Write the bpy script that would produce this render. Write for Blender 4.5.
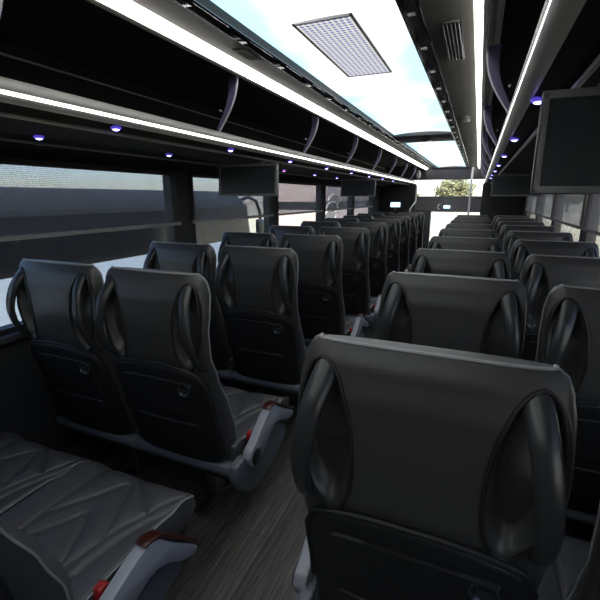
import bpy, bmesh, math, random
from mathutils import Vector, noise
random.seed(7)
PI = math.pi
C = bpy.context.scene.collection
for o in list(bpy.data.objects):
    bpy.data.objects.remove(o, do_unlink=True)

# ------------------------------------------------------------ camera, sky, sun, exposure
CX = 0.555                       # camera stands right of the coach's centre line (x = 0)
EYE = 1.45
cam = bpy.data.cameras.new('camera'); cam_o = bpy.data.objects.new('camera', cam); C.objects.link(cam_o)
cam.sensor_width = 36; cam.sensor_fit = 'HORIZONTAL'; cam.lens = 36 * 407 / 600
cam.clip_start = 0.02; cam.clip_end = 1000
cam_o.location = (CX, 0, EYE)
cam_o.rotation_euler = (math.radians(90 - 14.2017), 0, math.radians(23.0916))
bpy.context.scene.camera = cam_o

world = bpy.data.worlds.new('world'); bpy.context.scene.world = world; world.use_nodes = True
wn = world.node_tree.nodes; wl = world.node_tree.links; wn.clear()
sky = wn.new('ShaderNodeTexSky'); sky.sky_type = 'NISHITA'
sky.sun_disc = False; sky.sun_elevation = math.radians(28); sky.sun_rotation = math.radians(160)
sky.air_density = 1.0; sky.dust_density = .7; sky.ozone_density = 2.3
bg = wn.new('ShaderNodeBackground'); bg.inputs['Strength'].default_value = 0.40
wo = wn.new('ShaderNodeOutputWorld')
tint = wn.new('ShaderNodeMix'); tint.data_type = 'RGBA'; tint.blend_type = 'MULTIPLY'; tint.inputs[0].default_value = 1; tint.inputs[7].default_value = (.92, .93, 1.06, 1)
wl.new(sky.outputs[0], tint.inputs[6]); wl.new(tint.outputs[2], bg.inputs[0]); wl.new(bg.outputs[0], wo.inputs[0])

sun = bpy.data.lights.new('sun', 'SUN'); sun.energy = 13; sun.angle = math.radians(1); sun.color = (1, .9, .72)
sun_o = bpy.data.objects.new('sun', sun); C.objects.link(sun_o)
sun_o.rotation_euler = (math.radians(56), 0, math.radians(8))      # from behind the coach, a little left
sun_o.location = (0, -20, 30)

vs = bpy.context.scene.view_settings
vs.view_transform = 'Standard'; vs.look = 'None'; vs.gamma = 1; vs.use_curve_mapping = False
vs.exposure = 0.32
LED = 8.0            # emission of the long white light strips
PANEL = 1.15          # emission of the sky-print ceiling panels

# ------------------------------------------------------------ materials
def mat(name, col, rough=.5, metal=0., emit=0., bump=0., bscale=200., var=0., vscale=20., spec=.5, coat=0.):
    m = bpy.data.materials.new(name); m.use_nodes = True
    nt = m.node_tree; b = nt.nodes['Principled BSDF']
    b.inputs['Base Color'].default_value = (*col, 1); b.inputs['Roughness'].default_value = rough
    b.inputs['Metallic'].default_value = metal; b.inputs['Specular IOR Level'].default_value = spec
    b.inputs['Coat Weight'].default_value = coat
    if emit:
        b.inputs['Emission Color'].default_value = (*col, 1); b.inputs['Emission Strength'].default_value = emit
    tc = nt.nodes.new('ShaderNodeTexCoord')
    n = nt.nodes.new('ShaderNodeTexNoise'); n.inputs['Scale'].default_value = vscale; n.inputs['Detail'].default_value = 4
    nt.links.new(tc.outputs['Object'], n.inputs['Vector'])
    v = var or .08
    mx = nt.nodes.new('ShaderNodeMix'); mx.data_type = 'RGBA'
    mx.inputs[6].default_value = (*[c * (1 - v) for c in col], 1); mx.inputs[7].default_value = (*[min(1, c * (1 + v)) for c in col], 1)
    nt.links.new(n.outputs['Fac'], mx.inputs[0])
    if not emit: nt.links.new(mx.outputs[2], b.inputs['Base Color'])
    if bump:
        n2 = nt.nodes.new('ShaderNodeTexNoise'); n2.inputs['Scale'].default_value = bscale; n2.inputs['Detail'].default_value = 3
        nt.links.new(tc.outputs['Object'], n2.inputs['Vector'])
        bp = nt.nodes.new('ShaderNodeBump'); bp.inputs['Strength'].default_value = bump; bp.inputs['Distance'].default_value = .002
        nt.links.new(n2.outputs['Fac'], bp.inputs['Height']); nt.links.new(bp.outputs[0], b.inputs['Normal'])
    return m

M = dict(
    vinyl=mat('black_vinyl', (.042, .041, .040), .38, bump=.25, bscale=260),
    leather=mat('charcoal_leather', (.072, .072, .074), .45, bump=.3, bscale=220),
    strap=mat('gloss_vinyl', (.028, .030, .032), .30, bump=.1, bscale=200),
    piping=mat('grey_piping', (.26, .26, .27), .5),
    shell=mat('black_plastic', (.014, .014, .014), .5, bump=.25, bscale=500, spec=.35),
    gloss=mat('dark_gloss_plastic', (.02, .02, .022), .25),
    latch=mat('latch_plastic', (.022, .024, .026), .3),
    arm=mat('grey_arm_plastic', (.30, .31, .35), .38),
    skirt=mat('slate_plastic', (.10, .115, .135), .4),
    cap=mat('pivot_cap_black', (.02, .02, .025), .4),
    pad=mat('russet_pad', (.045, .011, .007), .25, var=.25, vscale=60),
    buckle=mat('red_buckle', (.32, .015, .015), .35),
    steel=mat('dull_steel', (.35, .35, .36), .3, metal=1),
    wall=mat('dark_trim_fabric', (.016, .017, .018), .85, bump=.4, bscale=300),
    wallgrey=mat('dark_grey_panel', (.035, .035, .038), .6),
    shelf=mat('black_carpet', (.008, .008, .009), .9, bump=.5, bscale=400),
    under=mat('dark_green_black_panel', (.004, .006, .006), .8, spec=.15),
    lip=mat('grey_lip_aluminium', (.42, .41, .39), .4, metal=.25),
    olive=mat('olive_ceiling_fabric', (.052, .049, .041), .8, bump=.3, bscale=300),
    chrome=mat('dark_chrome', (.10, .10, .13), .16, metal=.9),
    bracket=mat('violet_grey_bracket', (.15, .13, .24), .35),
    edge=mat('pale_edge', (.55, .55, .58), .35),
    strip=mat('white_light_strip', (1., .98, .93), .5, emit=LED),
    lipled=mat('white_lip_strip', (1., .97, .92), .5, emit=LED * .55),
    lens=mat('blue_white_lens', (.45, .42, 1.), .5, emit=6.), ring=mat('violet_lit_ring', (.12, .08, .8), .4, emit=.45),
    redlens=mat('pink_lens', (1., .25, .45), .5, emit=3.),
    frame=mat('monitor_frame_grey', (.14, .14, .145), .45),
    screen=mat('dark_screen', (.030, .038, .040), .28),
    vent=mat('vent_black', (.012, .012, .014), .5),
    slat=mat('vent_slat_grey', (.10, .10, .13), .4),
    ventwhite=mat('vent_white', (.55, .58, .55), .5),
    white=mat('white_paint', (.8, .8, .82), .35),
    rubber=mat('window_rubber', (.012, .012, .013), .6),
    rail=mat('blind_rail_aluminium', (.32, .31, .30), .4, metal=.4),
    bulk=mat('grey_violet_header', (.075, .07, .085), .6),
    lcd=mat('lit_display', (.6, .85, 1.), .4, emit=1.6),
    dash=mat('dash_grey', (.13, .12, .13), .6),
    coachblue=mat('pale_blue_coach_paint', (.50, .62, .78), .35, coat=.3),
    coachdark=mat('dark_coach_glass', (.012, .014, .017), .15),
    coachroof=mat('dark_grey_coach_roof', (.07, .075, .08), .45),
    coachpink=mat('dusty_rose_coach_paint', (.50, .41, .40), .4),
    swoosh=mat('white_swoosh_paint', (.8, .78, .76), .4),
    bark=mat('bark', (.10, .075, .055), .9, bump=.5, bscale=30),
    leaf=mat('leaves', (.15, .15, .08), .8, var=.5, vscale=3),
    leafd=mat('dark_leaves', (.10, .10, .07), .85, var=.5, vscale=3),
    shed=mat('beige_shed_wall', (.45, .40, .33), .8),
    shedroof=mat('slate_shed_roof', (.12, .12, .13), .7),
)

def floor_mat():
    m = bpy.data.materials.new('charcoal_wood_vinyl'); m.use_nodes = True
    nt = m.node_tree; L = nt.links.new; b = nt.nodes['Principled BSDF']
    tc = nt.nodes.new('ShaderNodeTexCoord')
    mp = nt.nodes.new('ShaderNodeMapping'); mp.inputs['Rotation'].default_value = (0, 0, PI / 2)
    L(tc.outputs['Object'], mp.inputs['Vector'])
    br = nt.nodes.new('ShaderNodeTexBrick'); br.inputs['Scale'].default_value = 1; br.offset = .37
    br.inputs['Brick Width'].default_value = .95; br.inputs['Row Height'].default_value = .15; br.inputs['Mortar Size'].default_value = .0012
    br.inputs['Color1'].default_value = (.056, .054, .050, 1); br.inputs['Color2'].default_value = (.12, .115, .105, 1); br.inputs['Mortar'].default_value = (.015, .015, .015, 1)
    L(mp.outputs[0], br.inputs['Vector'])
    mg = nt.nodes.new('ShaderNodeMapping'); mg.inputs['Scale'].default_value = (42, 2.2, 1)
    L(tc.outputs['Object'], mg.inputs['Vector'])
    n = nt.nodes.new('ShaderNodeTexNoise'); n.inputs['Scale'].default_value = 1.6; n.inputs['Detail'].default_value = 8; n.inputs['Distortion'].default_value = 1.2
    L(mg.outputs[0], n.inputs['Vector'])
    cr = nt.nodes.new('ShaderNodeValToRGB'); cr.color_ramp.elements[0].position = .35; cr.color_ramp.elements[0].color = (.35, .35, .35, 1)
    cr.color_ramp.elements[1].position = .68; cr.color_ramp.elements[1].color = (1.7, 1.7, 1.65, 1)
    L(n.outputs['Fac'], cr.inputs[0])
    mx = nt.nodes.new('ShaderNodeMix'); mx.data_type = 'RGBA'; mx.blend_type = 'MULTIPLY'; mx.inputs[0].default_value = .85
    L(br.outputs['Color'], mx.inputs[6]); L(cr.outputs[0], mx.inputs[7]); L(mx.outputs[2], b.inputs['Base Color'])
    b.inputs['Roughness'].default_value = .5
    bp = nt.nodes.new('ShaderNodeBump'); bp.inputs['Strength'].default_value = .25; bp.inputs['Distance'].default_value = .002
    L(n.outputs['Fac'], bp.inputs['Height']); L(bp.outputs[0], b.inputs['Normal'])
    return m
M['floor'] = floor_mat()

def sky_panel_mat():
    """a backlit print of pale blue sky with white clouds"""
    m = bpy.data.materials.new('backlit_cloud_print'); m.use_nodes = True
    nt = m.node_tree; L = nt.links.new; b = nt.nodes['Principled BSDF']
    tc = nt.nodes.new('ShaderNodeTexCoord')
    mp = nt.nodes.new('ShaderNodeMapping'); mp.inputs['Scale'].default_value = (1.6, .95, 1); mp.inputs['Location'].default_value = (.3, .45, 0)
    L(tc.outputs['Object'], mp.inputs['Vector'])
    n = nt.nodes.new('ShaderNodeTexNoise'); n.inputs['Scale'].default_value = 1.3; n.inputs['Detail'].default_value = 2.5; n.inputs['Roughness'].default_value = .4
    L(mp.outputs[0], n.inputs['Vector'])
    cr = nt.nodes.new('ShaderNodeValToRGB'); e = cr.color_ramp.elements
    e[0].position = .40; e[0].color = (.50, .76, .88, 1); e[1].position = .58; e[1].color = (1, 1, 1, 1)
    a = e.new(.48); a.color = (.74, .90, .96, 1)
    L(n.outputs['Fac'], cr.inputs[0])
    sx = nt.nodes.new('ShaderNodeSeparateXYZ'); L(tc.outputs['Object'], sx.inputs[0])
    ab = nt.nodes.new('ShaderNodeMath'); ab.operation = 'ABSOLUTE'; L(sx.outputs['X'], ab.inputs[0])
    md = nt.nodes.new('ShaderNodeMath'); md.operation = 'MULTIPLY_ADD'; md.inputs[1].default_value = -.62; md.inputs[2].default_value = .11
    L(ab.outputs[0], md.inputs[0])
    ad = nt.nodes.new('ShaderNodeMath'); ad.operation = 'ADD'; L(md.outputs[0], ad.inputs[0]); L(n.outputs['Fac'], ad.inputs[1]); L(ad.outputs[0], cr.inputs[0])
    b.inputs['Base Color'].default_value = (.6, .6, .6, 1); b.inputs['Roughness'].default_value = .4
    L(cr.outputs[0], b.inputs['Emission Color']); b.inputs['Emission Strength'].default_value = PANEL
    return m
M['skypanel'] = sky_panel_mat()

def grid_mat():
    """perforated diffuser sheet"""
    m = bpy.data.materials.new('perforated_diffuser'); m.use_nodes = True
    nt = m.node_tree; L = nt.links.new; b = nt.nodes['Principled BSDF']
    tc = nt.nodes.new('ShaderNodeTexCoord')
    vo = nt.nodes.new('ShaderNodeTexVoronoi'); vo.inputs['Scale'].default_value = 46; vo.inputs['Randomness'].default_value = 0
    L(tc.outputs['Object'], vo.inputs['Vector'])
    cr = nt.nodes.new('ShaderNodeValToRGB'); e = cr.color_ramp.elements
    e[0].position = .30; e[0].color = (.16, .18, .36, 1); e[1].position = .44; e[1].color = (.66, .64, .62, 1)
    L(vo.outputs['Distance'], cr.inputs[0]); L(cr.outputs[0], b.inputs['Base Color'])
    L(cr.outputs[0], b.inputs['Emission Color']); b.inputs['Emission Strength'].default_value = .95     # the backlight shows through it
    return m
M['grid'] = grid_mat()

def glass_mat(name, tint, rough=0.):
    m = bpy.data.materials.new(name); m.use_nodes = True
    nt = m.node_tree; L = nt.links.new; nt.nodes.clear()
    out = nt.nodes.new('ShaderNodeOutputMaterial'); mx = nt.nodes.new('ShaderNodeMixShader')
    tr = nt.nodes.new('ShaderNodeBsdfTransparent'); tr.inputs[0].default_value = (*tint, 1)
    gl = nt.nodes.new('ShaderNodeBsdfGlossy'); gl.inputs['Roughness'].default_value = .02; gl.inputs[0].default_value = (.9, .9, .9, 1)
    fr = nt.nodes.new('ShaderNodeLayerWeight'); fr.inputs[0].default_value = .5          # two-sided Schlick reflectance
    pw = nt.nodes.new('ShaderNodeMath'); pw.operation = 'POWER'; pw.inputs[1].default_value = 5
    ma = nt.nodes.new('ShaderNodeMath'); ma.operation = 'MULTIPLY_ADD'; ma.inputs[1].default_value = .9; ma.inputs[2].default_value = .035
    L(fr.outputs['Facing'], pw.inputs[0]); L(pw.outputs[0], ma.inputs[0]); L(ma.outputs[0], mx.inputs[0]); L(tr.outputs[0], mx.inputs[1]); L(gl.outputs[0], mx.inputs[2]); L(mx.outputs[0], out.inputs[0])
    return m
M['glass'] = glass_mat('tinted_window_glass', (.72, .74, .74))
M['clear'] = glass_mat('windscreen_glass', (.9, .93, .93))

def blind_mat(name, open_, col):
    """fine woven screen: partly open, threads grey"""
    m = bpy.data.materials.new(name); m.use_nodes = True
    nt = m.node_tree; L = nt.links.new; nt.nodes.clear()
    out = nt.nodes.new('ShaderNodeOutputMaterial'); mx = nt.nodes.new('ShaderNodeMixShader')
    tr = nt.nodes.new('ShaderNodeBsdfTransparent'); tr.inputs[0].default_value = (.95, .96, 1, 1)
    df = nt.nodes.new('ShaderNodeBsdfDiffuse'); df.inputs[0].default_value = (*col, 1)
    tl = nt.nodes.new('ShaderNodeBsdfTranslucent'); tl.inputs[0].default_value = (*col, 1)
    m2 = nt.nodes.new('ShaderNodeMixShader'); m2.inputs[0].default_value = .4
    tc = nt.nodes.new('ShaderNodeTexCoord')
    wv = nt.nodes.new('ShaderNodeTexWave'); wv.wave_type = 'BANDS'; wv.bands_direction = 'Z'; wv.inputs['Scale'].default_value = 38; wv.inputs['Distortion'].default_value = .6; wv.inputs['Detail'].default_value = 0
    L(tc.outputs['Object'], wv.inputs['Vector'])
    mr = nt.nodes.new('ShaderNodeMapRange'); mr.inputs[3].default_value = 1 - open_ * 1.08; mr.inputs[4].default_value = 1 - open_ * .92
    L(wv.outputs['Fac'], mr.inputs[0])
    L(df.outputs[0], m2.inputs[1]); L(tl.outputs[0], m2.inputs[2])
    L(mr.outputs[0], mx.inputs[0]); L(tr.outputs[0], mx.inputs[1]); L(m2.outputs[0], mx.inputs[2]); L(mx.outputs[0], out.inputs[0])
    return m
M['blind'] = blind_mat('grey_screen_blind', .55, (.10, .10, .105))
M['blind_r'] = blind_mat('smoke_screen_blind', .6, (.26, .25, .24))

def ground_mat():
    m = bpy.data.materials.new('pale_concrete_yard'); m.use_nodes = True
    nt = m.node_tree; L = nt.links.new; b = nt.nodes['Principled BSDF']
    tc = nt.nodes.new('ShaderNodeTexCoord'); n = nt.nodes.new('ShaderNodeTexNoise'); n.inputs['Scale'].default_value = .12; n.inputs['Detail'].default_value = 3
    L(tc.outputs['Object'], n.inputs['Vector'])
    cr = nt.nodes.new('ShaderNodeValToRGB'); e = cr.color_ramp.elements
    e[0].position = .3; e[0].color = (.48, .44, .33, 1); e[1].position = .7; e[1].color = (.62, .58, .45, 1)
    L(n.outputs['Fac'], cr.inputs[0]); L(cr.outputs[0], b.inputs['Base Color']); b.inputs['Roughness'].default_value = .9
    return m
M['ground'] = ground_mat()

# ------------------------------------------------------------ mesh helpers
class MB:
    def __init__(s): s.v = []; s.f = []
    def add(s, vs, fs):
        n = len(s.v); s.v += [tuple(v) for v in vs]; s.f += [tuple(i + n for i in f) for f in fs]; return s
    def box(s, x0, x1, y0, y1, z0, z1):
        vs = [(x, y, z) for x in (x0, x1) for y in (y0, y1) for z in (z0, z1)]
        return s.add(vs, [(0, 1, 3, 2), (4, 6, 7, 5), (0, 4, 5, 1), (2, 3, 7, 6), (0, 2, 6, 4), (1, 5, 7, 3)])
    def prism_y(s, prof, y0, y1):           # (x, z) outline swept along y
        n = len(prof)
        vs = [(x, y0, z) for x, z in prof] + [(x, y1, z) for x, z in prof]
        return s.add(vs, [tuple(range(n))[::-1], tuple(range(n, 2 * n))] + [(i, (i + 1) % n, n + (i + 1) % n, n + i) for i in range(n)])
    def prism_x(s, prof, x0, x1):           # (y, z) outline swept along x
        n = len(prof)
        vs = [(x0, y, z) for y, z in prof] + [(x1, y, z) for y, z in prof]
        return s.add(vs, [tuple(range(n)), tuple(range(n, 2 * n))[::-1]] + [(i, n + i, n + (i + 1) % n, (i + 1) % n) for i in range(n)])
    def tube(s, pts, r, n=10, closed=False, flat=1., up=None):
        pts = [Vector(p) for p in pts]; k = len(pts)
        rr = r if isinstance(r, (list, tuple)) else [r] * k
        vs = []; prev = None
        for i, p in enumerate(pts):
            if closed: t = pts[(i + 1) % k] - pts[i - 1]
            else: t = pts[min(i + 1, k - 1)] - pts[max(i - 1, 0)]
            t = t.normalized() if t.length > 1e-9 else Vector((0, 0, 1))
            if prev is None:
                a = Vector(up) if up else (Vector((0, 1, 0)) if abs(t.y) < .9 else Vector((1, 0, 0)))
            else: a = prev
            a = (a - t * a.dot(t)); a = a.normalized(); prev = a
            b = t.cross(a)
            for j in range(n):
                q = 2 * PI * j / n
                vs.append(p + a * (math.cos(q) * rr[i] * flat) + b * (math.sin(q) * rr[i]))
        fs = []
        for i in range(k if closed else k - 1):
            for j in range(n):
                A = i * n; B = ((i + 1) % k) * n
                fs.append((A + j, A + (j + 1) % n, B + (j + 1) % n, B + j))
        if not closed: fs += [tuple(range(n))[::-1], tuple((k - 1) * n + j for j in range(n))]
        return s.add(vs, fs)
    def lathe(s, prof, c=(0, 0, 0), axis='z', n=24):       # prof (r, h), closed at both ends
        vs = []; c = Vector(c)
        for r, h in prof:
            for j in range(n):
                q = 2 * PI * j / n; a, b = r * math.cos(q), r * math.sin(q)
                vs.append(c + Vector({'z': (a, b, h), 'y': (a, h, b), 'x': (h, a, b)}[axis]))
        k = len(prof)
        fs = [(i * n + j, i * n + (j + 1) % n, (i + 1) * n + (j + 1) % n, (i + 1) * n + j) for i in range(k - 1) for j in range(n)]
        fs += [tuple(range(n))[::-1], tuple((k - 1) * n + j for j in range(n))]
        return s.add(vs, fs)
    def mesh(s, name, smooth=False, ang=40, bevel=0.):
        me = bpy.data.meshes.new(name); me.from_pydata(s.v, [], s.f)
        bm = bmesh.new(); bm.from_mesh(me)
        bmesh.ops.remove_doubles(bm, verts=bm.verts, dist=1e-6)
        bmesh.ops.recalc_face_normals(bm, faces=bm.faces)
        if bevel:
            es = [e for e in bm.edges if len(e.link_faces) == 2 and e.calc_face_angle(0) > .5]
            bmesh.ops.bevel(bm, geom=es, offset=bevel, segments=2, affect='EDGES', profile=.5, clamp_overlap=True)
        bm.to_mesh(me); bm.free()
        if smooth or bevel:
            me.polygons.foreach_set('use_smooth', [True] * len(me.polygons))
            me.set_sharp_from_angle(angle=math.radians(ang))
        return me
    def build(s, name, m, parent=None, smooth=False, ang=40, bevel=0., loc=None):
        return link(name, s.mesh(name, smooth, ang, bevel), m, parent, loc)

def link(name, me, m, parent=None, loc=None):
    if not me.materials: me.materials.append(M[m] if isinstance(m, str) else m)
    o = bpy.data.objects.new(name, me); C.objects.link(o)
    if parent: o.parent = parent
    if loc: o.location = loc
    return o
def tag(o, label, cat, group=None, kind=None):
    o['label'] = label; o['category'] = cat
    if group: o['group'] = group
    if kind: o['kind'] = kind
    return o
def thing(name, label, cat, loc=(0, 0, 0), group=None, kind=None):
    o = bpy.data.objects.new(name, None); C.objects.link(o); o.location = loc; o.empty_display_size = .1
    return tag(o, label, cat, group, kind)
def struct(o): o['kind'] = 'structure'; return o
def interp(tab, z):
    if z <= tab[0][0]: return tab[0][1]
    for (a, p), (b, q) in zip(tab, tab[1:]):
        if z <= b:
            t = (z - a) / (b - a); t = t * t * (3 - 2 * t) * .5 + t * .5
            return p + (q - p) * t
    return tab[-1][1]
def copy_tree(o, parent=None):
    c = o.copy(); C.objects.link(c); c.parent = parent
    for ch in [x for x in bpy.data.objects if x.parent == o]:
        copy_tree(ch, c)
    return c

# ------------------------------------------------------------ the coach shell
Y0, Y1, W = -1.5, 9.6, 1.315
SILL, HEAD, CEIL = .865, 1.613, 2.05
struct(MB().box(-1.4, 1.4, Y0, Y1 + .1, -.06, 0).build('floor', 'floor'))
struct(MB().box(-1.4, 1.4, Y0, Y1 + .1, CEIL + .03, CEIL + .09).build('ceiling', 'wall'))
struct(MB().box(-1.4, 1.4, Y0 - .06, Y0, 0, CEIL + .09).build('wall_back', 'wallgrey'))
PIL = [(-1.0, -.8), (2.23, 2.43), (3.62, 3.80), (5.05, 5.22), (6.45, 6.62), (7.85, 8.02)]
edges = [Y0] + [e for p in PIL for e in p] + [Y1]
wins = [(PIL[i][1], PIL[i + 1][0]) for i in range(len(PIL) - 1)]
for side, s in (('left', -1), ('right', 1)):
    mb = MB(); x0, x1 = sorted((s * W, s * (W + .06)))
    mb.box(x0, x1, Y0, Y1, 0, SILL); mb.box(x0, x1, Y0, Y1, HEAD, CEIL + .03)
    cur = Y0
    for a, b in wins:
        mb.box(x0, x1, cur, a, SILL, HEAD); cur = b
    mb.box(x0, x1, cur, Y1, SILL, HEAD)
    struct(mb.build('wall_' + side, 'wall'))
    # sill ledge + lower heater cove
    mb = MB(); a, b = sorted((s * (W - .05), s * W)); mb.box(a, b, Y0, Y1, SILL - .03, SILL - .002)
    struct(mb.build('trim_1' if s < 0 else 'trim_2', 'wallgrey', bevel=.004))
    mb = MB(); a, b = sorted((s * (W - .07), s * W)); mb.box(a, b, Y0, Y1 - .6, .02, .17)
    struct(mb.build('baseboard_' + side, 'wallgrey', bevel=.01))
n = 0
for s in (-1, 1):
    for a, b in wins:
        n += 1
        mb = MB(); x = s * (W + .03)
        w = mb.box(x - .003, x + .003, a, b, SILL, HEAD).build('window_%d' % n, 'glass'); struct(w)
        g = MB(); xi, xo = sorted((s * (W - .006), s * (W + .055)))
        for q in ((a, a + .02), (b - .02, b)): g.box(xi, xo, q[0], q[1], SILL, HEAD)
        g.box(xi, xo, a, b, SILL, SILL + .02); g.box(xi, xo, a, b, HEAD - .02, HEAD)
        g.build('window_frame', 'rubber', w)

# front end: header, windscreen, cross band, side bulkheads, dash
struct(MB().box(-W, W, 9.3, 9.42, 1.80, CEIL + .03).build('wall_front', 'bulk', bevel=.01))
ws = struct(MB().box(-W, W, 9.52, 9.53, .30, 1.80).build('window_%d' % (n + 1), 'clear'))
g = MB(); g.box(-W, -W + .05, 9.5, 9.56, .3, 1.8); g.box(W - .05, W, 9.5, 9.56, .3, 1.8); g.box(-W, W, 9.5, 9.56, .25, .32)
g.build('window_frame', 'rubber', ws)
band = thing('sun_shade', 'dark grey cross shade pulled over the middle of the front windscreen', 'shade', (0, 9.44, 1.45))
MB().prism_x([(-.01, 0), (.01, 0), (.012, -.14), (.0, -.3), (-.03, -.31), (-.012, -.15)], -W, W).build('shade_fabric', 'dash', band, smooth=True)
MB().tube([(-W, 0, 0), (W, 0, 0)], .016).build('top_rail', 'frame', band, smooth=True)
struct(MB().box(-W, W, 9.25, 9.6, 0, .42).build('trim_3', 'dash', bevel=.03))
for s, nm in ((-1, 'trim_4'), (1, 'trim_5')):
    a, b = sorted((s * .60, s * W)); mb = MB()
    mb.box(a, b, 8.55, 8.62, 0, 1.70 if s > 0 else 1.70)
    struct(mb.build(nm, 'wall', bevel=.01))

# ------------------------------------------------------------ ceiling lining, light panels
def both(fn):
    for s in (-1, 1): fn(s)
olive_names = {-1: 'trim_6', 1: 'trim_7'}
for s in (-1, 1):
    # olive fabric band between the light strip and the light panel
    prof = [(s * .481, EYE + .582), (s * (.335 if s > 0 else .375), EYE + .574), (s * (.335 if s > 0 else .375), EYE + .60), (s * .481, EYE + .61)]
    struct(MB().prism_y(prof, Y0, 9.3).build(olive_names[s], 'olive'))
    t = thing('ceiling_rail', 'dark glossy rail with chrome edges along the %s side of the lit ceiling panels' % ('left' if s < 0 else 'right'), 'rail', (s * .305, 0, EYE + .575))
    MB().prism_y([(s * .03, -.004), (s * .012, .006), (-s * .012, .004), (-s * .03, -.012), (-s * .03, .03), (s * (.03 if s > 0 else .07), .03), (s * (.03 if s > 0 else .07), -.004)], Y0, 9.3).build('rail_body', 'shell', t)
    MB().tube([(s * .028, Y0, -.006), (s * .028, 9.3, -.006)], .004, 8).build('chrome_edge', 'chrome', t, smooth=True)
    MB().tube([(-s * .028, Y0, -.014), (-s * .028, 9.3, -.014)], .005, 8).build('chrome_edge', 'chrome', t, smooth=True)
    mb = MB()
    y = .4
    while y < 9.2:
        mb.prism_x([(y, -.012), (y + .012, -.02), (y + .1, -.02), (y + .112, -.012)], -.012, .012); y += .33
    mb.build('rail_clips', 'chrome', t, smooth=True)['kind'] = 'stuff'
PZ = EYE + .592
for (a, b, lab) in ((-1.45, 4.35, 'long pale blue and white backlit ceiling panel over the near rows, holding the perforated vent'),
                    (4.84, 9.28, 'backlit pale ceiling panel beyond the dark cross band, nearest the windscreen')):
    t = thing('ceiling_light_panel', lab, 'ceiling light', (0, (a + b) / 2, PZ), 'backlit ceiling panels')
    h = (b - a) / 2
    mb = MB(); nx, ny = 9, 40
    for j in range(ny + 1):                      # gentle vault
        for i in range(nx + 1):
            x = -.295 + .59 * i / nx; mb.v.append((x, -h + 2 * h * j / ny, .022 * (1 - (x / .295) ** 2)))
    mb.f = [(j * (nx + 1) + i, j * (nx + 1) + i + 1, (j + 1) * (nx + 1) + i + 1, (j + 1) * (nx + 1) + i) for j in range(ny) for i in range(nx)]
    mb.build('diffuser', 'skypanel', t, smooth=True)
    f = MB()
    for y in (-h, h): f.box(-.28, .28, y - .012, y + .012, -.012, .03)
    f.build('end_frame', 'frame', t, bevel=.003)
t = thing('ceiling_cross_band', 'dark band across the ceiling between the two lit panels', 'ceiling band', (0, 4.595, EYE + .57))
MB().prism_x([(-.235, .02), (-.2, 0), (0, -.008), (.2, 0), (.235, .02), (.235, .06), (-.235, .06)], -.28, .28).build('band_body', 'bulk', t, smooth=True)
MB().box(-.05, .05, -.05, .05, -.018, 0).build('hatch_handle', 'chrome', t, bevel=.008)
t = thing('air_return_grille', 'perforated white grille with a thin frame set in the lit ceiling', 'grille', (-.018, 1.895, PZ + .014))
MB().box(-.108, .108, -.355, .355, .0, .02).build('perforated_sheet', 'grid', t)
f = MB(); e = .006
f.box(-.114, -.108 + e, -.361, .361, -.001, .02); f.box(.108 - e, .114, -.361, .361, -.001, .02); f.box(-.114, .114, -.361, -.355 + e, -.001, .02); f.box(-.114, .114, .355 - e, .361, -.001, .02)
f.build('frame', 'edge', t, bevel=.001)

# long white light strips
for s in (-1, 1):
    t = thing('light_strip', 'bright white light strip running along the %s edge of the ceiling' % ('left' if s < 0 else 'right'), 'light strip', (s * .50, 0, EYE + .563))
    MB().prism_y([(s * .013, -.013), (-s * .016, .013), (-s * .016, .03), (s * .013, .03)], Y0, 9.25).build('diffuser', 'strip', t)
    MB().prism_y([(s * .013, -.015), (s * .018, -.021), (s * .026, -.022), (s * .026, .03), (s * .013, .03)], Y0, 9.25).build('edge_trim', 'lip', t)

# air vents in the olive bands
def vent(x, y, lx, ly, label, white=False, n=5):
    t = thing('air_vent', label, 'air vent', (x, y, EYE + .576 + (abs(x) - .335) * .055), 'small air vents along the ceiling bands')
    MB().box(-lx / 2, lx / 2, -ly / 2, ly / 2, -.002, .012).build('backing', 'ventwhite' if white and x > 0 else 'vent', t, bevel=.002)
    f = MB(); e = .006
    f.box(-lx / 2, -lx / 2 + e, -ly / 2, ly / 2, -.008, .004); f.box(lx / 2 - e, lx / 2, -ly / 2, ly / 2, -.008, .004)
    f.box(-lx / 2, lx / 2, -ly / 2, -ly / 2 + e, -.008, .004); f.box(-lx / 2, lx / 2, ly / 2 - e, ly / 2, -.008, .004)
    f.build('frame', 'vent', t, bevel=.001)
    for i in range(n):
        xx = -lx / 2 + lx * (i + .75) / (n + .5)
        MB().prism_y([(xx - .003, -.006), (xx + .003, -.012), (xx + .004, -.011), (xx - .002, -.004)], -ly / 2 + .008, ly / 2 - .008).build('slat', 'ventwhite' if white else 'slat', t)
vent(.408, 1.85, .07, .42, 'black slatted air vent nearest the camera in the right ceiling band')
vent(.405, 3.55, .06, .26, 'pale slatted air vent behind the nearest black one in the right ceiling band', True, 4)
vent(.405, 5.2, .05, .24, 'dark air vent third along the right ceiling band', False, 4)
vent(.405, 6.9, .05, .24, 'small dark air vent farthest along the right ceiling band', False, 4)
vent(-.385, 1.65, .06, .14, 'small slatted air vent in the left ceiling band', True, 4)

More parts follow.
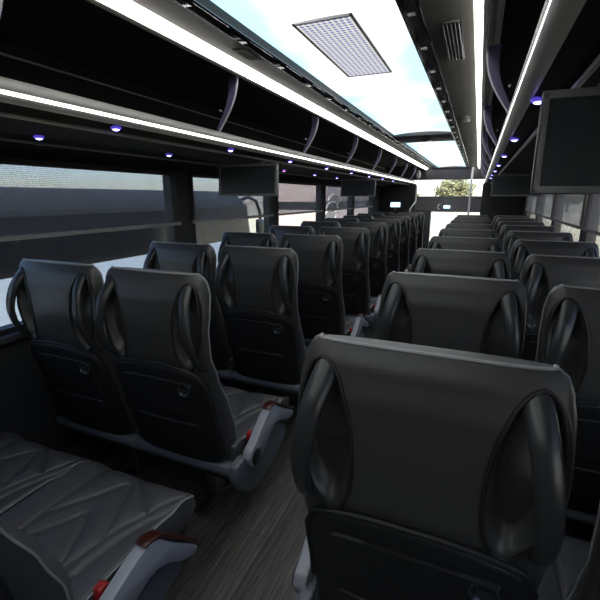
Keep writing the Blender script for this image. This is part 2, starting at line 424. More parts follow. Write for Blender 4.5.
# ------------------------------------------------------------ luggage racks
ROW_L = [.33 + .775 * k for k in range(10)]
ROW_R = [.675] + [.68 + .735 * k for k in range(1, 9)]
DIV = {-1: [.76, 1.81, 2.88, 3.93, 4.98, 5.95, 6.92, 7.9], 1: [1.85, 2.98, 4.1, 5.2, 6.3, 7.4, 8.4]}
for s in (-1, 1):
    sd = 'left' if s < 0 else 'right'
    RA, RB = Y0, (8.5 if s < 0 else 9.2)
    t = thing('luggage_rack', 'long open black overhead luggage rack along the %s side of the coach' % sd, 'luggage rack', (0, 0, EYE))
    P = lambda *q: [(s * a, b) for a, b in q]
    MB().prism_y(P((.64, .262), (1.20, .262), (1.24, .30), (1.24, .60), (1.255, .60), (1.255, .25), (.64, .25)), RA, RB).build('shelf', 'shelf', t)
    MB().prism_y(P((.52, .60), (1.25, .60), (1.25, .618), (.52, .618)), RA, RB).build('bin_ceiling', 'shelf', t)
    MB().prism_y(P((.552, .572), (.572, .578), (.572, .60), (.552, .60)), RA, RB).build('strip_reflection', 'white', t)  # white face added to stand in for the light strip's reflection inside the bin
    MB().prism_y(P((.66, .25), (.70, .236), (1.10, .236), (1.19, .225), (1.312, .166), (1.312, .20), (1.255, .25)), RA, RB).build('underside_panel', 'under', t)
    # rounded grey lip
    pr = [(.66, .250), (.648, .247), (.632, .250), (.6215, .256), (.6205, .262), (.625, .263), (.6235, .273), (.6205, .275), (.620, .292), (.624, .303), (.634, .308), (.648, .304), (.66, .285)]
    MB().prism_y(P(*pr), RA, RB).build('lip', 'lip', t, smooth=True, ang=60)
    MB().prism_y(P((.6275, .2635), (.6255, .2725), (.6215, .2725), (.6235, .2635)), RA, RB).build('lip_light', 'lipled', t)
    MB().tube([(s * 1.232, RA, .548), (s * 1.232, RB, .548)], .005, 8).build('back_rail', 'rail', t, smooth=True)
    MB().tube([(s * .725, RA, .231), (s * .725, RB, .231)], .007, 8).build('under_rail', 'rail', t, smooth=True)
    MB().tube([(s * 1.19, RA, .222), (s * 1.19, RB, .222)], .007, 8).build('under_rail', 'frame', t, smooth=True)
    for y in DIV[s]:
        # curved bracket closing the bin between the ceiling strip and the lip
        N = 14; mb = MB(); ctr = []
        for i in range(N + 1):
            q = i / N
            d = .535 + (.632 - .535) * q - .030 * math.sin(PI * q) * (1 - q * .3); z = .545 + (.300 - .545) * q; yy = -.03 * q
            ctr.append((d, yy, z, .034 * (1 - q) ** .8 + .010))
        vs = []
        for d, yy, z, w in ctr:
            vs += [(s * d, y + yy - .008, z), (s * d, y + yy + .008, z), (s * (d + w), y + yy + .006, z + .004), (s * (d + w), y + yy - .006, z + .004)]
        fs = [(0, 1, 2, 3), tuple(4 * N + k for k in (3, 2, 1, 0))]
        for i in range(N):
            for k in range(4): fs.append((4 * i + k, 4 * i + (k + 1) % 4, 4 * i + 4 + (k + 1) % 4, 4 * i + 4 + k))
        dv = mb.add(vs, fs).build('divider', 'bracket', t, smooth=True, ang=35)
        MB().tube([(s * (d - .002), y + yy, z) for d, yy, z, w in ctr], .0045, 8).build('pale_edge', 'edge', dv, smooth=True)
        MB().lathe([(.001, -.010), (.004, -.0095), (.004, .0095), (.001, .010)], (s * .62, y - .02, .40), 'y', 12).build('screw', 'edge', dv, smooth=True)

# reading lights on the underside of the racks
lampc = MB().lathe([(.006, .0), (.016, .0), (.019, -.005), (.017, -.010), (.013, -.011)], n=20).mesh('lamp_ring', True)
lensc = MB().lathe([(.002, -.005), (.013, -.008), (.011, -.013), (.003, -.016)], n=20).mesh('lamp_lens', True)
ordw = ['nearest the camera', 'second from the camera', 'third from the camera', 'fourth from the camera', 'fifth from the camera', 'sixth from the camera', 'seventh from the camera', 'eighth from the camera', 'ninth from the camera']
def lamp(x, y, z, label, lens='lens'):
    t = thing('reading_lamp', label, 'reading lamp', (x, y, z), 'reading lamps under the luggage racks')
    link('lamp_ring', lampc, 'ring', t)
    me = lensc if lens == 'lens' else lensc.copy()
    if lens != 'lens': me.materials.clear()
    link('lens', me, lens, t)
for k in range(8):
    y = 1.19 + .76 * k
    lamp(-.675, y, EYE + .2475, 'blue-white reading lamp beside the left rack lip, %s in its line' % ordw[k])
    lamp(-1.075, y - .01, EYE + .236, '%s reading lamp by the left window, %s in its line' % ('pink' if k == 3 else 'blue-white', ordw[k]), 'redlens' if k == 3 else 'lens')
for k in range(7):
    lamp(.672, 1.29 + .79 * k, EYE + .2475, 'blue-white reading lamp under the right rack lip, %s in its line' % ordw[k])

# ------------------------------------------------------------ drop-down monitors
def monitor(x, y, s, label, tilt=4):
    t = thing('monitor', label, 'monitor', (x, y, EYE + .221), 'monitors hanging from the luggage racks')
    w, h, e = .2175, .214, .014
    t.rotation_euler = (math.radians(-tilt), 0, 0)
    MB().box(-w, w, 0, .03, -h, -.012).build('housing', 'frame', t, bevel=.005)
    f = MB()
    f.box(-w, -w + e, -.008, .004, -h, -.012); f.box(w - e, w, -.008, .004, -h, -.012); f.box(-w, w, -.008, .004, -h, -h + e); f.box(-w, w, -.008, .004, -.012 - e, -.012)
    f.build('bezel', 'frame', t, bevel=.002)
    MB().box(-w + e, w - e, -.003, .004, -h + e, -.012 - e).build('screen', 'screen', t)
    MB().tube([(-.12, .015, -.006), (.12, .015, -.006)], .009, 12).build('hinge', 'frame', t, smooth=True)
monitor(-.865, 2.45, -1, 'dark drop-down monitor under the left rack, nearer of the two there')
monitor(-.835, 5.1, -1, 'dark drop-down monitor under the left rack, farther of the two there')
monitor(.875, 1.05, 1, 'large dark grey-framed monitor at upper right, cut by the picture edge')
monitor(.875, 4.6, 1, 'grey-framed monitor under the right rack, farther along beside the front partition')

# ------------------------------------------------------------ window blinds
names_w = ['first window from the camera', 'second window from the camera', 'third window from the camera', 'fourth window from the camera', 'fifth window from the camera']
for s in (-1, 1):
    for i, (a, b) in enumerate(wins):
        sd = 'left' if s < 0 else 'right'
        bot = EYE - (.168 if s < 0 else .225)
        t = thing('window_blind', 'half-drawn grey screen blind on the %s side, %s' % (sd, names_w[i]), 'blind', (s * (W - .022), 0, 0), 'screen blinds on the side windows')
        MB().box(-.001, .001, a - .03, b + .03, bot, HEAD - .01).build('fabric', 'blind' if s < 0 else 'blind_r', t)
        MB().prism_y([(-.007, bot - .016), (.007, bot - .016), (.008, bot), (0, bot + .006), (-.008, bot)], a - .035, b + .035).build('bottom_rail', 'rail' if s < 0 else 'frame', t, smooth=True)
        MB().tube([(0, a - .035, HEAD - .018), (0, b + .035, HEAD - .018)], .012, 12).build('roller', 'rubber', t, smooth=True)
        if s > 0:
            for yy in (a - .045, b + .045):
                MB().box(-.008, .010, yy - .009, yy + .009, bot - .01, HEAD).build('guide_rail', 'rail', t, bevel=.002)

# ------------------------------------------------------------ the seat
# side profile (height, y): measured on the rear face and on the bolster edge
REAR = [(.34, .125), (.38, .10), (.44, .080), (.52, .060), (.64, .035), (.76, .008), (.84, -.012), (.90, -.026), (1.0, -.034), (1.10, -.032), (1.16, -.018), (1.20, .0)]
FRONT = [(.34, .16), (.38, .195), (.45, .225), (.53, .222), (.66, .170), (.81, .092), (.90, .045), (1.0, .036), (1.06, .056), (1.12, .074), (1.16, .070), (1.20, .045)]
WID = [(.34, .17), (.38, .205), (.45, .226), (.60, .232), (.76, .229), (.84, .231), (.92, .234), (1.04, .236), (1.12, .232), (1.16, .225), (1.185, .216), (1.20, .205)]
ZT, ZB = 1.20, .34
NE = 3.2
def prof(z): 
    a, b, w = interp(REAR, z), interp(FRONT, z), interp(WID, z)
    return (a + b) / 2, (b - a) / 2, w
OVX, OVZ, OVW, OVH = .168, 1.010, .052, .156
def recess(x, z):
    ax = abs(x); cx = OVX + .012 * (z - OVZ) / OVH
    d = ((ax - cx) / OVW) ** 2
    if ax > cx: d = ((ax - cx) / .062) ** 2
    d += ((z - OVZ) / OVH) ** 2
    if d >= 1: return 0
    q = min(1, (1 - d) * 1.7); return q * q * (3 - 2 * q)
def yrear(x, z):
    c, t, w = prof(z); u = min(.999, abs(x) / w)
    y = c - t * (1 - u ** NE) ** (1 / NE)
    return y
def seat_loft():
    zs = []
    N = 92
    for i in range(N + 1): zs.append(ZB + (ZT - ZB) * i / N)
    A = 150; rings = []
    for z in zs:
        c, t, w = prof(z)
        # close top and bottom with a small radius
        k = 1.0
        if z > ZT - .012: k = 1 - .05 * ((z - ZT + .012) / .012) ** 2
        if z < ZB + .03: k = 1 - .3 * ((ZB + .03 - z) / .03) ** 2
        ring = []
        for j in range(A):
            q = 2 * PI * j / A
            cs, sn = math.cos(q), math.sin(q)
            x = w * k * math.copysign(abs(cs) ** (2 / NE), cs); y = c + t * k * math.copysign(abs(sn) ** (2 / NE), sn)
            if y < c + t * .5:
                r = recess(x, z); m = min(1, max(0, (c + t * .5 - y) / (t * .5)))
                y += r * m * min(t * 1.15, .052)
                x -= math.copysign(r * m * .006 * max(0, (abs(x) - .15) / .08), x)
            else:
                # shallow dish in the front face between the bolsters
                y -= .018 * max(0, 1 - (x / .17) ** 2) ** .7 * min(1, max(0, (ZT - .03 - z) / .05))
            ring.append((x, y, z))
        rings.append(ring)
    return rings, A
rings, A = seat_loft()
def split_loft():
    rear, front = MB(), MB()
    for mb in (rear, front):
        mb.v = [p for r in rings for p in r]
    n = len(rings)
    for i in range(n - 1):
        for j in range(A):
            f = (i * A + j, i * A + (j + 1) % A, (i + 1) * A + (j + 1) % A, (i + 1) * A + j)
            q = (j + .5) / A * 360
            (front if 12 < q < 168 else rear).f.append(f)
    front.f.append(tuple((n - 1) * A + j for j in range(A)))
    rear.f.append(tuple(range(A))[::-1])
    out = []
    for nm, mb in (('rear', rear), ('front', front)):
        me = bpy.data.meshes.new(nm); me.from_pydata(mb.v, [], mb.f)
        bm = bmesh.new(); bm.from_mesh(me)
        bmesh.ops.delete(bm, geom=[v for v in bm.verts if not v.link_faces], context='VERTS')
        bmesh.ops.recalc_face_normals(bm, faces=bm.faces)
        if nm == 'rear':       # orient outwards (open shell)
            fc = min(bm.faces, key=lambda f: abs(f.calc_center_median().x) + abs(f.calc_center_median().z - .8) + (10 if f.calc_center_median().y > .05 else 0))
            if fc.normal.y > 0: bmesh.ops.reverse_faces(bm, faces=bm.faces)
        else:
            fc = max(bm.faces, key=lambda f: f.calc_center_median().z)
            if fc.normal.z < 0: bmesh.ops.reverse_faces(bm, faces=bm.faces)
        bm.to_mesh(me); bm.free()
        me.polygons.foreach_set('use_smooth', [True] * len(me.polygons)); me.set_sharp_from_angle(angle=math.radians(50))
        out.append(me)
    return out
ME = {}
ME['rear'], ME['front'] = split_loft()
# piping where the rear cover meets the front cushion, up one side, along the rear top edge and down
def ring_pt(i, ang):
    j = int(round(ang / 360 * A)) % A; return Vector(rings[i][j])
pts = []
NR = len(rings)
for i in range(8, NR - 1, 2): pts.append(ring_pt(i, 12) + Vector((.001, 0, 0)))
for a in range(10, -175 - 16, -4): pts.append(ring_pt(NR - 1, a % 360) + Vector((0, 0, .001)))
for i in range(NR - 2, 7, -2): pts.append(ring_pt(i, 168) - Vector((.001, 0, 0)))
ME['piping'] = MB().tube(pts, .0034, 6).mesh('piping', True)

def patch(x0, x1, z0, z1, off, r=.02, edge=.010, base=-.02, arch=0., nx=36, nz=36, slope=0.):
    """a panel following the rear face of the seat, standing off by `off` with a rounded rim"""
    mb = MB(); top = []; bot = []
    cx, cz, hx, hz = (x0 + x1) / 2, (z0 + z1) / 2, (x1 - x0) / 2, (z1 - z0) / 2
    for j in range(nz + 1):
        for i in range(nx + 1):
            u, v = i / nx * 2 - 1, j / nz * 2 - 1
            # concentrate samples at the rim
            u = math.sin(u * PI / 2) * .35 + u * .65; v = math.sin(v * PI / 2) * .35 + v * .65
            dx, dz = u * hx, v * hz
            # round the corners: pull in
            ex, ez = abs(dx) - (hx - r), abs(dz) - (hz - r)
            if ex > 0 and ez > 0:
                L = max(ex, ez); q = math.hypot(ex, ez); k = L / q
                dx = math.copysign(hx - r + ex * k, dx); dz = math.copysign(hz - r + ez * k, dz)
            x = cx + dx; z = cz + dz
            if dz > 0: z -= arch * (abs(dx) / hx) ** 3 * (dz / hz)
            de = min(hx - abs(u) * hx, hz - abs(v) * hz)
            k = min(1, de / edge); k = math.sqrt(1 - (1 - k) ** 2)
            y = yrear(min(abs(x), .185), z)
            top.append((x, y - off * k - (0 if k else 0), z)); bot.append((x, y - base * 1., z))
    n = len(top); W_ = nx + 1
    vs = top + bot; fs = []
    for j in range(nz):
        for i in range(nx):
            a = j * W_ + i; f = (a, a + 1, a + W_ + 1, a + W_)
            fs.append(f); fs.append(tuple(q + n for q in f[::-1]))
    rim = [i for i in range(nx)] + [j * W_ + nx for j in range(nz)] + [nz * W_ + i for i in range(nx, 0, -1)] + [j * W_ for j in range(nz, 0, -1)]
    for a, b in zip(rim, rim[1:] + rim[:1]): fs.append((b, a, a + n, b + n))
    return mb.add(vs, fs)
ME['shell'] = patch(-.216, .216, .40, .862, .016, r=.05, edge=.018, arch=.045, nx=48, nz=60).mesh('shell', True, 50)
ME['tray'] = patch(-.165, .168, .640, .806, .024, r=.014, edge=.006, arch=.012).mesh('tray', True, 50)
ME['pocket'] = patch(-.155, .155, .43, .610, .022, r=.02, edge=.007).mesh('pocket', True, 50)
def latch():
    mb = MB(); x, z = .134, .772; y = yrear(x, z) - .022
    mb.lathe([(.001, -.001), (.012, -.002), (.019, -.004), (.023, -.010), (.027, -.010), (.029, -.004), (.029, .004)], (x, y, z), 'y', 28)
    mb.box(x - .014, x + .014, y - .010, y, z - .004, z + .004)
    return mb
ME['latch'] = latch().mesh('latch', True, 50)
def ridge():
    pts = []
    for i in range(41):
        u = i / 20 - 1; x = u * .214
        z = .862 - .045 * abs(u) ** 3 - (.0 if abs(u) < .9 else (abs(u) - .9) * .35)
        pts.append((x, yrear(min(abs(x), .185), z) - .008, z))
    for q in range(1, 10):
        z = pts[-1][2] - .02
        pts.append((.215, yrear(.185, z) - .006, z)); pts.insert(0, (-.215, yrear(.185, z) - .006, z))
    return MB().tube(pts, .007, 8)
ME['ridge'] = ridge().mesh('ridge', True)
def oval(s):
    pts = []
    for i in range(40):
        q = 2 * PI * i / 40; z = OVZ + OVH * 1.03 * math.sin(q); cx = OVX + .012 * math.sin(q)
        x = cx + OVW * 1.05 * math.cos(q) * (1 if math.cos(q) < 0 else .92)
        if math.cos(q) > .999: pass
        c, t, w = prof(z); x = min(x, w * .985)
        pts.append((s * x, yrear(x, z) - .0005, z))
    return MB().tube(pts, .0042, 6, closed=True)
def handle(s):
    pts, rr = [], []
    N = 24
    for i in range(N + 1):
        q = i / N; z = OVZ + OVH * (.98 - 1.98 * q)
        x = .168 + .040 * math.sin(q * PI * .55) ** .9
        x = min(x, .219)
        y = yrear(.17, z) + .016 - .052 * math.sin(PI * q) ** .75
        pts.append((s * x, y, z)); rr.append(.023 * (1 - .40 * q) + .002 * math.sin(PI * q))
    return MB().tube(pts, rr, 14, flat=.6, up=(0, 1, 0))
for s, nm in ((-1, 'l'), (1, 'r')):
    ME['oval' + nm] = oval(s).mesh('oval', True); ME['handle' + nm] = handle(s).mesh('handle', True)

# quilted cushion
def seg_d(px, py, a, b):
    ax, ay = a; bx, by = b; dx, dy = bx - ax, by - ay
    t = max(0, min(1, ((px - ax) * dx + (py - ay) * dy) / (dx * dx + dy * dy + 1e-12)))
    return math.hypot(px - ax - t * dx, py - ay - t * dy)
def curve_pts(P, n=8):
    out = []
    for i in range(1, len(P) - 1):
        a = [(P[i - 1][k] + P[i][k]) / 2 if i > 1 else P[0][k] for k in (0, 1)]; c = [(P[i][k] + P[i + 1][k]) / 2 if i < len(P) - 2 else P[-1][k] for k in (0, 1)]; b = P[i]
        for j in range(n + 1):
            t = j / n; out.append(tuple((1 - t) ** 2 * a[k] + 2 * t * (1 - t) * b[k] + t * t * c[k] for k in (0, 1)))
    return out
LINES = [[(-.150, .17), (-.150, .66)], curve_pts([(.085, .17), (.10, .33), (.15, .48), (.225, .62)]), curve_pts([(.135, .17), (.15, .34), (.19, .46), (.235, .53)]),
         curve_pts([(-.145, .38), (-.06, .50), (.0, .62), (.05, .50), (.115, .36)]), curve_pts([(-.145, .25), (-.06, .36), (-.02, .45), (.03, .36), (.09, .22)]),
         curve_pts([(.02, .63), (.10, .55), (.17, .50)])]
CUW = .242
def cushion():
    mb = MB(); NX, NY = 96, 96; y0, y1 = .13, .655
    top = []
    for j in range(NY + 1):
        for i in range(NX + 1):
            u = i / NX * 2 - 1; v = j / NY
            x = u * CUW; y = y0 + (y1 - y0) * v
            # rounded front corners
            if v > .86: x *= 1 - .05 * ((v - .86) / .14) ** 2
            z = .452 + .012 * (abs(u) ** 3) + .006 * math.sin(v * PI)
            k = max(0, (v - .86) / .14); z -= .035 * k * k
            e = min((1 - abs(u)) * CUW, (1 - v) * .5)
            q = min(1, e / .010); z -= .009 * (1 - math.sqrt(max(0, 1 - (1 - q) ** 2)))
            d = min(min(seg_d(x, y, a, b) for a, b in zip(L, L[1:])) for L in LINES)
            z -= .010 * math.exp(-(d / .0045) ** 2); z += .009 * (1 - math.exp(-(d / .028) ** 2))
            top.append((x, y, z))
    n = len(top); W_ = NX + 1
    bot = [(x * .96, y if y < y1 - .03 else y1 - .03, .345) for x, y, z in top]
    fs = []
    for j in range(NY):
        for i in range(NX):
            a = j * W_ + i; f = (a, a + 1, a + W_ + 1, a + W_); fs.append(f)
    rim = [i for i in range(NX)] + [j * W_ + NX for j in range(NY)] + [NY * W_ + i for i in range(NX, 0, -1)] + [j * W_ for j in range(NY, 0, -1)]
    # bulging side wall, three levels
    vs = list(top); m = len(rim); base = n
    lv = [(1.0, .30), (.998, .65), (.96, 1.0)]
    for q, (kx, t) in enumerate(lv):
        for a in rim:
            x, y, z = top[a]
            yy = y + (.006 if y > y1 - .001 and q < 2 else 0) - (.02 if y > y1 - .001 and q == 2 else 0)
            vs.append((x * kx, yy, z + (.35 - z) * t))
    prev = rim
    for q in range(3):
        cur = [base + q * m + k for k in range(m)]
        for k in range(m): fs.append((prev[(k + 1) % m], prev[k], cur[k], cur[(k + 1) % m]))
        prev = cur
    fs.append(tuple(prev))
    return mb.add(vs, fs), [top[a] for a in rim]
cb, crim = cushion()
ME['cushion'] = cb.mesh('cushion', True, 60)
ME['cpipe'] = MB().tube([(x, y, z + .0005) for x, y, z in crim if y > .2][::2], .0032, 6).mesh('cushion_piping', True)
ME['pan'] = MB().prism_x([(.10, .36), (.13, .30), (.60, .30), (.63, .35), (.30, .352)], -.225, .225).mesh('seat_pan', bevel=.008)
ME['beam'] = MB().prism_x([(.085, .405), (.078, .375), (.10, .345), (.16, .335), (.17, .36), (.12, .41)], -.252, .252).mesh('beam', bevel=.008)
def leg():
    mb = MB()
    mb.prism_x([(.26, .31), (.34, .31), (.36, .038), (.42, .026), (.42, .008), (.18, .008), (.18, .026), (.30, .038)], -.03, .03)
    return mb
ME['leg'] = leg().mesh('leg', bevel=.006)
def arm_mb(s):
    x0, x1 = sorted((s * .272, s * .312)); mb = MB()
    P = [(.145, .395), (.135, .425), (.15, .455), (.20, .478), (.29, .545), (.335, .562), (.37, .556), (.43, .515), (.53, .455), (.565, .432), (.57, .415), (.552, .402), (.50, .415), (.42, .452), (.375, .462), (.34, .452), (.245, .385), (.20, .362), (.165, .370)]
    return mb.prism_x(P, x0, x1)
def pad_mb(s):
    x0, x1 = sorted((s * .2705, s * .3135))
    return MB().prism_x([(.315, .556), (.335, .562), (.375, .557), (.435, .516), (.535, .456), (.568, .434), (.575, .441), (.54, .466), (.44, .526), (.38, .567), (.335, .572), (.31, .564)], x0, x1)
def skirt_mb(s):
    x0, x1 = sorted((s * .247, s * .288))
    return MB().prism_x([(.075, .42), (.14, .43), (.22, .40), (.40, .395), (.52, .372), (.535, .34), (.50, .285), (.40, .245), (.26, .225), (.18, .235), (.10, .30), (.07, .36)], x0, x1)
for s, nm in ((-1, 'l'), (1, 'r')):
    ME['arm' + nm] = arm_mb(s).mesh('arm', bevel=.007); ME['pad' + nm] = pad_mb(s).mesh('arm_pad', bevel=.005); ME['skirt' + nm] = skirt_mb(s).mesh('skirt', bevel=.010)
    ME['cap' + nm] = MB().lathe([(.001, 0), (.034, 0), (.036, .006), (.030, .010), (.001, .011)] if s > 0 else [(.001, 0), (.034, 0), (.036, -.006), (.030, -.010), (.001, -.011)], (s * .310, .185, .412), 'x', 28).mesh('pivot_cap', True, 50)
    a, b = sorted((s * .240, s * .266))
    ME['buckle' + nm] = MB().prism_x([(.222, .450), (.228, .480), (.250, .485), (.264, .472), (.256, .448)], a, b).mesh('buckle', bevel=.004)
ME['buckle_c'] = ME['bucklel']

def make_seat(name_label, side):
    """side: -1/1 = the side the armrest stands on, 0 = window seat without one"""
    t = thing('coach_seat', name_label, 'seat')
    rc = link('back_cover', ME['rear'], 'vinyl', t)
    for nm in ('l', 'r'):
        link('oval_piping', ME['oval' + nm], 'shell', rc)
        link('grab_handle', ME['handle' + nm], 'strap', t)
    bc = link('backrest', ME['front'], 'leather', t)
    link('piping', ME['piping'], 'piping', bc)
    sh = link('back_shell', ME['shell'], 'shell', t)
    link('shell_ridge', ME['ridge'], 'shell', sh)
    tr = link('tray_table', ME['tray'], 'shell', t)
    link('latch', ME['latch'], 'latch', tr)
    link('seat_pocket', ME['pocket'], 'shell', t)
    cu = link('seat_cushion', ME['cushion'], 'leather', t)
    link('piping', ME['cpipe'], 'piping', cu)
    link('seat_pan', ME['pan'], 'shell', t); link('base_beam', ME['beam'], 'skirt', t); link('leg', ME['leg'], 'steel', t)
    if side:
        nm = 'r' if side > 0 else 'l'
        link('side_panel', ME['skirt' + nm], 'skirt', t)
        a = link('armrest', ME['arm' + nm], 'arm', t)
        p = link('armrest_pad', ME['pad' + nm], 'pad', a); p['label'] = 'russet armrest pad'
        link('pivot_cap', ME['cap' + nm], 'cap', a)
        b = link('belt_buckle', ME['buckle' + nm], 'buckle', t); b['label'] = 'red belt buckle'
    return t

protoL = make_seat('', 1); protoR = make_seat('', -1); protoW = make_seat('', 0)
used = set()
def place(proto, x, y, label, group, tilt=0.):
    o = proto if id(proto) not in used else copy_tree(proto)
    used.add(id(proto))
    o.location = (x, y, -.008); o['label'] = label; o['group'] = group
    return o
ordn = ['nearest', 'second', 'third', 'fourth', 'fifth', 'sixth', 'seventh', 'eighth', 'ninth']
rown = ['foremost row at lower left', 'second row', 'third row', 'fourth row', 'fifth row', 'sixth row', 'seventh row', 'eighth row', 'ninth row', 'tenth row']
G = ['coach seats left of the aisle', 'coach seats right of the aisle']
def far(k): return ['whose whole back shows', 'with its whole back showing', 'half hidden by the seat in front of it', 'mostly hidden', 'small in the distance'][min(4, k)]
SEATL = []
for k, y in enumerate(ROW_L):
    if k == 0:
        la = 'black leather aisle seat at lower left, quilted cushion and red buckle in view'
        lw = 'black leather window seat at lower left edge, only its quilted cushion in view'
    else:
        la = 'black leather seat just left of the aisle, its back %s from the camera' % ordn[k - 1]
        lw = 'black leather seat by the left windows, its back %s from the camera' % ordn[k - 1]
    o = place(protoL, -.505, y, la, G[0]); SEATL.append(o); place(protoW, -1.010, y, lw, G[0])
for k, y in enumerate(ROW_R):
    la = 'large black leather seat back filling the lower right foreground' if k == 0 else 'black leather seat just right of the aisle, its back %s from the camera' % ordn[k]
    place(protoR, .497, y, la, G[1])
    if True:
        place(protoW, 1.005, y - .03, 'black leather seat by the right windows, %s' % (['only a sliver showing at the lower right corner', 'nearest one with its handle in view', 'second from the camera', 'third from the camera', 'fourth from the camera', 'fifth from the camera', 'sixth from the camera', 'seventh from the camera', 'eighth and farthest from the camera'][k]), G[1])

# the lower left seat's armrest is folded a little lower, turned about its pivot
ar = [c for c in bpy.data.objects if c.parent == SEATL[0] and c.name.startswith('armrest')][0]
q = math.radians(-14); py, pz = .185, .412
ar.rotation_euler = (q, 0, 0); ar.location = (0, py - (py * math.cos(q) - pz * math.sin(q)), pz - (py * math.sin(q) + pz * math.cos(q)))

# ------------------------------------------------------------ front end fittings
t = thing('grab_pole', 'white vertical grab pole standing at the front right of the aisle', 'pole', (.39, 9.0, 0))
MB().tube([(.0, 0, .01), (.0, 0, 1.2), (-.0, 0, 2.02)], .020, 16).build('pole', 'white', t, smooth=True)
MB().lathe([(.045, 0), (.045, .012), (.022, .02)], n=20).build('foot_flange', 'steel', t, smooth=True)
t = thing('guard_rail', 'pale bent guard rail beside the entrance at the front left', 'rail', (-.58, 8.45, 0))
MB().tube([(0, 0, 1.66), (0, 0, 1.40), (0, -.02, 1.36), (-.05, -.35, 1.22), (-.05, -.37, .02)], .016, 12).build('rail_tube', 'edge', t, smooth=True)
t = thing('convex_mirror', 'small pale rounded mirror hanging at the front end of the left rack', 'mirror', (-.60, 8.75, 1.88))
MB().lathe([(.002, -.03), (.06, -.026), (.085, -.012), (.09, 0), (.085, .01), (.01, .014)], axis='y').build('mirror_body', 'white', t, smooth=True)
MB().tube([(0, .01, .05), (.02, .03, .20)], .008).build('bracket', 'frame', t, smooth=True)
t.scale = (.55, 1, 1)
t = thing('driver_display', 'small lit pale blue display before the front left partition', 'display', (-.98, 8.5, 1.30))
MB().box(-.11, .11, 0, .03, -.06, .06).build('housing', 'frame', t, bevel=.006)
MB().box(-.095, .095, -.004, .002, -.045, .045).build('screen', 'lcd', t)
MB().box(-.02, .02, .005, .045, -.12, -.05).build('bracket', 'frame', t)
tg = thing('shade_emblem', 'small white curved emblem on the windscreen shade', 'emblem', (-.09, 9.40, 1.245))
MB().tube([(.028 * math.cos(q) - .12, 0, .05 * math.sin(q)) for q in [math.radians(d) for d in range(60, 310, 20)]], .012, 8).build('curved_mark', 'white', tg, smooth=True)
MB().box(-.03, .10, -.004, .004, -.03, .03).build('block_mark', 'lcd', tg, bevel=.003)
# front partition seat-height screen at the far left row end
t = thing('partition_panel', 'dark partition panel standing ahead of the farthest left aisle seat', 'partition', (-.50, 8.30, 0))
MB().box(-.26, .24, 0, .035, .02, 1.22).build('panel', 'wallgrey', t, bevel=.03)
MB().box(.232, .245, -.004, .04, .1, 1.18).build('edge_strip', 'edge', t, bevel=.003)

# ------------------------------------------------------------ outside
GZ = -1.40
g = bpy.data.meshes.new('ground'); S = 260
mb = MB(); mb.box(-S, S, -S, S, GZ - .2, GZ); go = mb.build('ground', 'ground'); struct(go)

def coach(name, label, xf, ya, yb, top, glass0, glass1, mats, round_=1.2, depth=2.5):
    """parked coach: xf = x of its near side; rounded roof edge and ends"""
    t = thing(name, label, 'coach', (xf, (ya + yb) / 2, GZ)); H = top - GZ; h = (yb - ya) / 2
    def body(z0, z1, inset=0., rr=.18, roof=False):
        mb = MB(); lv = []
        N = 8
        zz = [(z0, 0), (z1, 0)] if not roof else [(z0, 0)] + [(z1 - rr + rr * math.sin(q * PI / 2 / N), rr * (1 - math.cos(q * PI / 2 / N))) for q in range(N + 1)]
        ringn = 0
        for z, ins in zz:
            ring = []
            i2 = ins + inset
            lean = max(0, (z - 1.0)) * .35
            for (cx, cy, a0) in ((-rr, h - rr, 0), (-depth + rr, h - rr, 90), (-depth + rr, -h + rr, 180), (-rr, -h + rr, 270)):
                for q in range(7):
                    a = math.radians(a0 + 15 * q); R = rr
                    yy = cy + R * math.sin(a); yy -= math.copysign(i2 + (lean * lean * round_ * .5 if cy > 0 else lean * .1), cy)
                    xx = cx + R * math.cos(a); xx -= math.copysign(i2, xx + depth / 2)
                    ring.append((xx, yy, z))
            lv.append(ring); ringn = len(ring)
        vs = [p for r in lv for p in r]; fs = [tuple(range(ringn))[::-1], tuple((len(lv) - 1) * ringn + k for k in range(ringn))]
        for i in range(len(lv) - 1):
            for k in range(ringn): fs.append((i * ringn + k, i * ringn + (k + 1) % ringn, (i + 1) * ringn + (k + 1) % ringn, (i + 1) * ringn + k))
        return mb.add(vs, fs)
    body(.35, glass0 - GZ).build('lower_body', mats[0], t, smooth=True, ang=50)
    body(glass0 - GZ, glass1 - GZ, .012).build('window_band', 'coachdark', t, smooth=True, ang=50)
    body(glass1 - GZ, H, 0, .35, True).build('roof', mats[1], t, smooth=True, ang=50)
    for y in (-h + 2.2, h - 2.6):
        w = MB().lathe([(.2, -.12), (.48, -.12), (.5, -.08), (.5, .08), (.48, .12), (.2, .12)], (-.14, y, .5), 'x', 32).build('wheel', 'rubber', t, smooth=True)
        MB().lathe([(.05, 0), (.28, .0), (.30, .125), (.2, .128), (.05, .10)], (-.14, y, .5), 'x', 24).build('hubcap', 'steel', w, smooth=True)
    return t
LX = CX - 5
c1 = coach('parked_coach', 'pale blue parked coach with dark windows right outside the left windows', LX, -4, 8.9, EYE + .12, EYE - .93, EYE - .16, ('coachblue', 'coachroof'))
h = (8.9 + 4) / 2
MB().tube([(-.25, h - .5, 2.72), (-.2, h + .05, 2.85), (-.15, h + .35, 2.75), (-.12, h + .5, 2.45), (-.12, h + .5, 2.2)], .04, 10).build('mirror_arm', 'coachdark', c1, smooth=True)
MB().box(-.2, -.05, h + .38, h + .6, 1.8, 2.3).build('side_mirror', 'coachdark', c1, bevel=.03)
c2 = coach('parked_coach', 'dusty rose parked coach with white curved stripes, farther ahead on the left', CX - 6.0, 16.7, 29, EYE + .62, EYE - .55, EYE - .20, ('coachpink', 'coachpink'), .6)
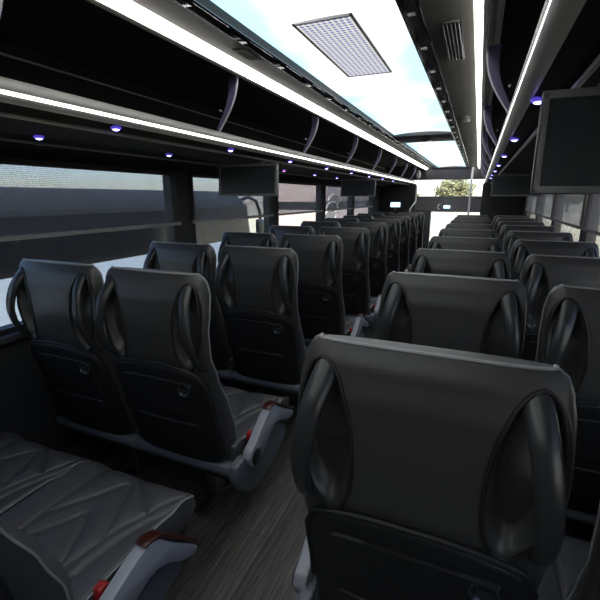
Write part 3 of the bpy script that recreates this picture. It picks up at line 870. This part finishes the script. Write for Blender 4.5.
for k in range(3):
    q = [(.01, -5.4 + .25 * k + .75 * math.sin(a), 2.05 + .33 * k + .26 * math.cos(a)) for a in [math.radians(d) for d in range(-100, 130, 12)]]
    MB().tube(q, [.02 + .06 * math.sin(PI * i / (len(q) - 1)) for i in range(len(q))], 8, flat=.4).build('curved_stripe', 'swoosh', c2, smooth=True)
coach('parked_coach', 'white parked coach seen far ahead past the windscreen', CX - 9.5, 34, 46, EYE + .3, EYE - .9, EYE - .2, ('white', 'white'))

def tree(x, y, h, r, label, dark=False, seed=0):
    t = thing('tree', label, 'tree', (x, y, GZ), 'trees around the yard'); rnd = random.Random(seed)
    mb = MB(); mb.tube([(0, 0, 0), (.1, 0, h * .3), (.0, .1, h * .6), (.1, 0, h * .85)], [.22, .17, .12, .04], 8)
    for k in range(6):
        a = rnd.random() * 6.3; z = h * (.35 + .08 * k); mb.tube([(.05, 0, z), (r * .5 * math.cos(a), r * .5 * math.sin(a), z + h * .14), (r * .8 * math.cos(a), r * .8 * math.sin(a), z + h * .2)], [.08, .05, .02], 6)
    mb.build('trunk', 'bark', t, smooth=True)
    lf = MB()
    for k in range(2600):
        # clumped leaves in a rough ball
        a, b, q = rnd.random() * 2 * PI, math.acos(2 * rnd.random() - 1), rnd.random() ** .4
        p = Vector((r * q * math.sin(b) * math.cos(a), r * q * math.sin(b) * math.sin(a), h * .66 + h * .36 * q * math.cos(b)))
        p += Vector((noise.noise(p * .9), noise.noise(p * .9 + Vector((7, 1, 3))), noise.noise(p * .9 + Vector((2, 9, 5))))) * r * .45
        s_ = r * .055; u = Vector((rnd.uniform(-1, 1), rnd.uniform(-1, 1), rnd.uniform(-1, 1))).normalized(); w = u.orthogonal().normalized() * s_; u = u * s_ * 1.4
        lf.add([p - u, p + w, p + u, p - w], [(0, 1, 2, 3)])
    lf.build('crown', 'leafd' if dark else 'leaf', t)
for i, (x, y, hh, r, lab, dk) in enumerate([
    (-14, 84, 5.5, 3.2, 'broad tree left of centre beyond the windscreen', False), (-4, 90, 6.5, 3.6, 'tree in the middle beyond the windscreen', False), (6.5, 86, 5, 3.2, 'tree right of centre beyond the windscreen', False),
    (21, 12, 6.5, 3, 'tree outside the nearer right windows', False), (20, 24, 7, 3.2, 'tree outside the middle right windows', True), (17, 40, 7, 3, 'tree outside the farther right windows', False),
    (-22, 88, 5, 3, 'leftmost small tree beyond the windscreen', True), (16, 92, 5, 3, 'rightmost small tree beyond the windscreen', True)]):
    tree(x, y, hh, r, lab, dk, i)
t = thing('shed', 'long beige shed standing beyond the yard to the right', 'building', (34, 22, GZ))
MB().box(0, 8, -16, 16, 0, 3.1).build('walls', 'shed', t)
MB().prism_y([(-.6, 3.0), (4, 4.6), (8.6, 3.0), (8.6, 3.15), (4, 4.8), (-.6, 3.15)], -16.5, 16.5).build('roof', 'shedroof', t)
for k in range(5): MB().box(-.04, .02, -13 + 6 * k, -10.5 + 6 * k, 0, 2.5).build('door', 'shedroof', t)
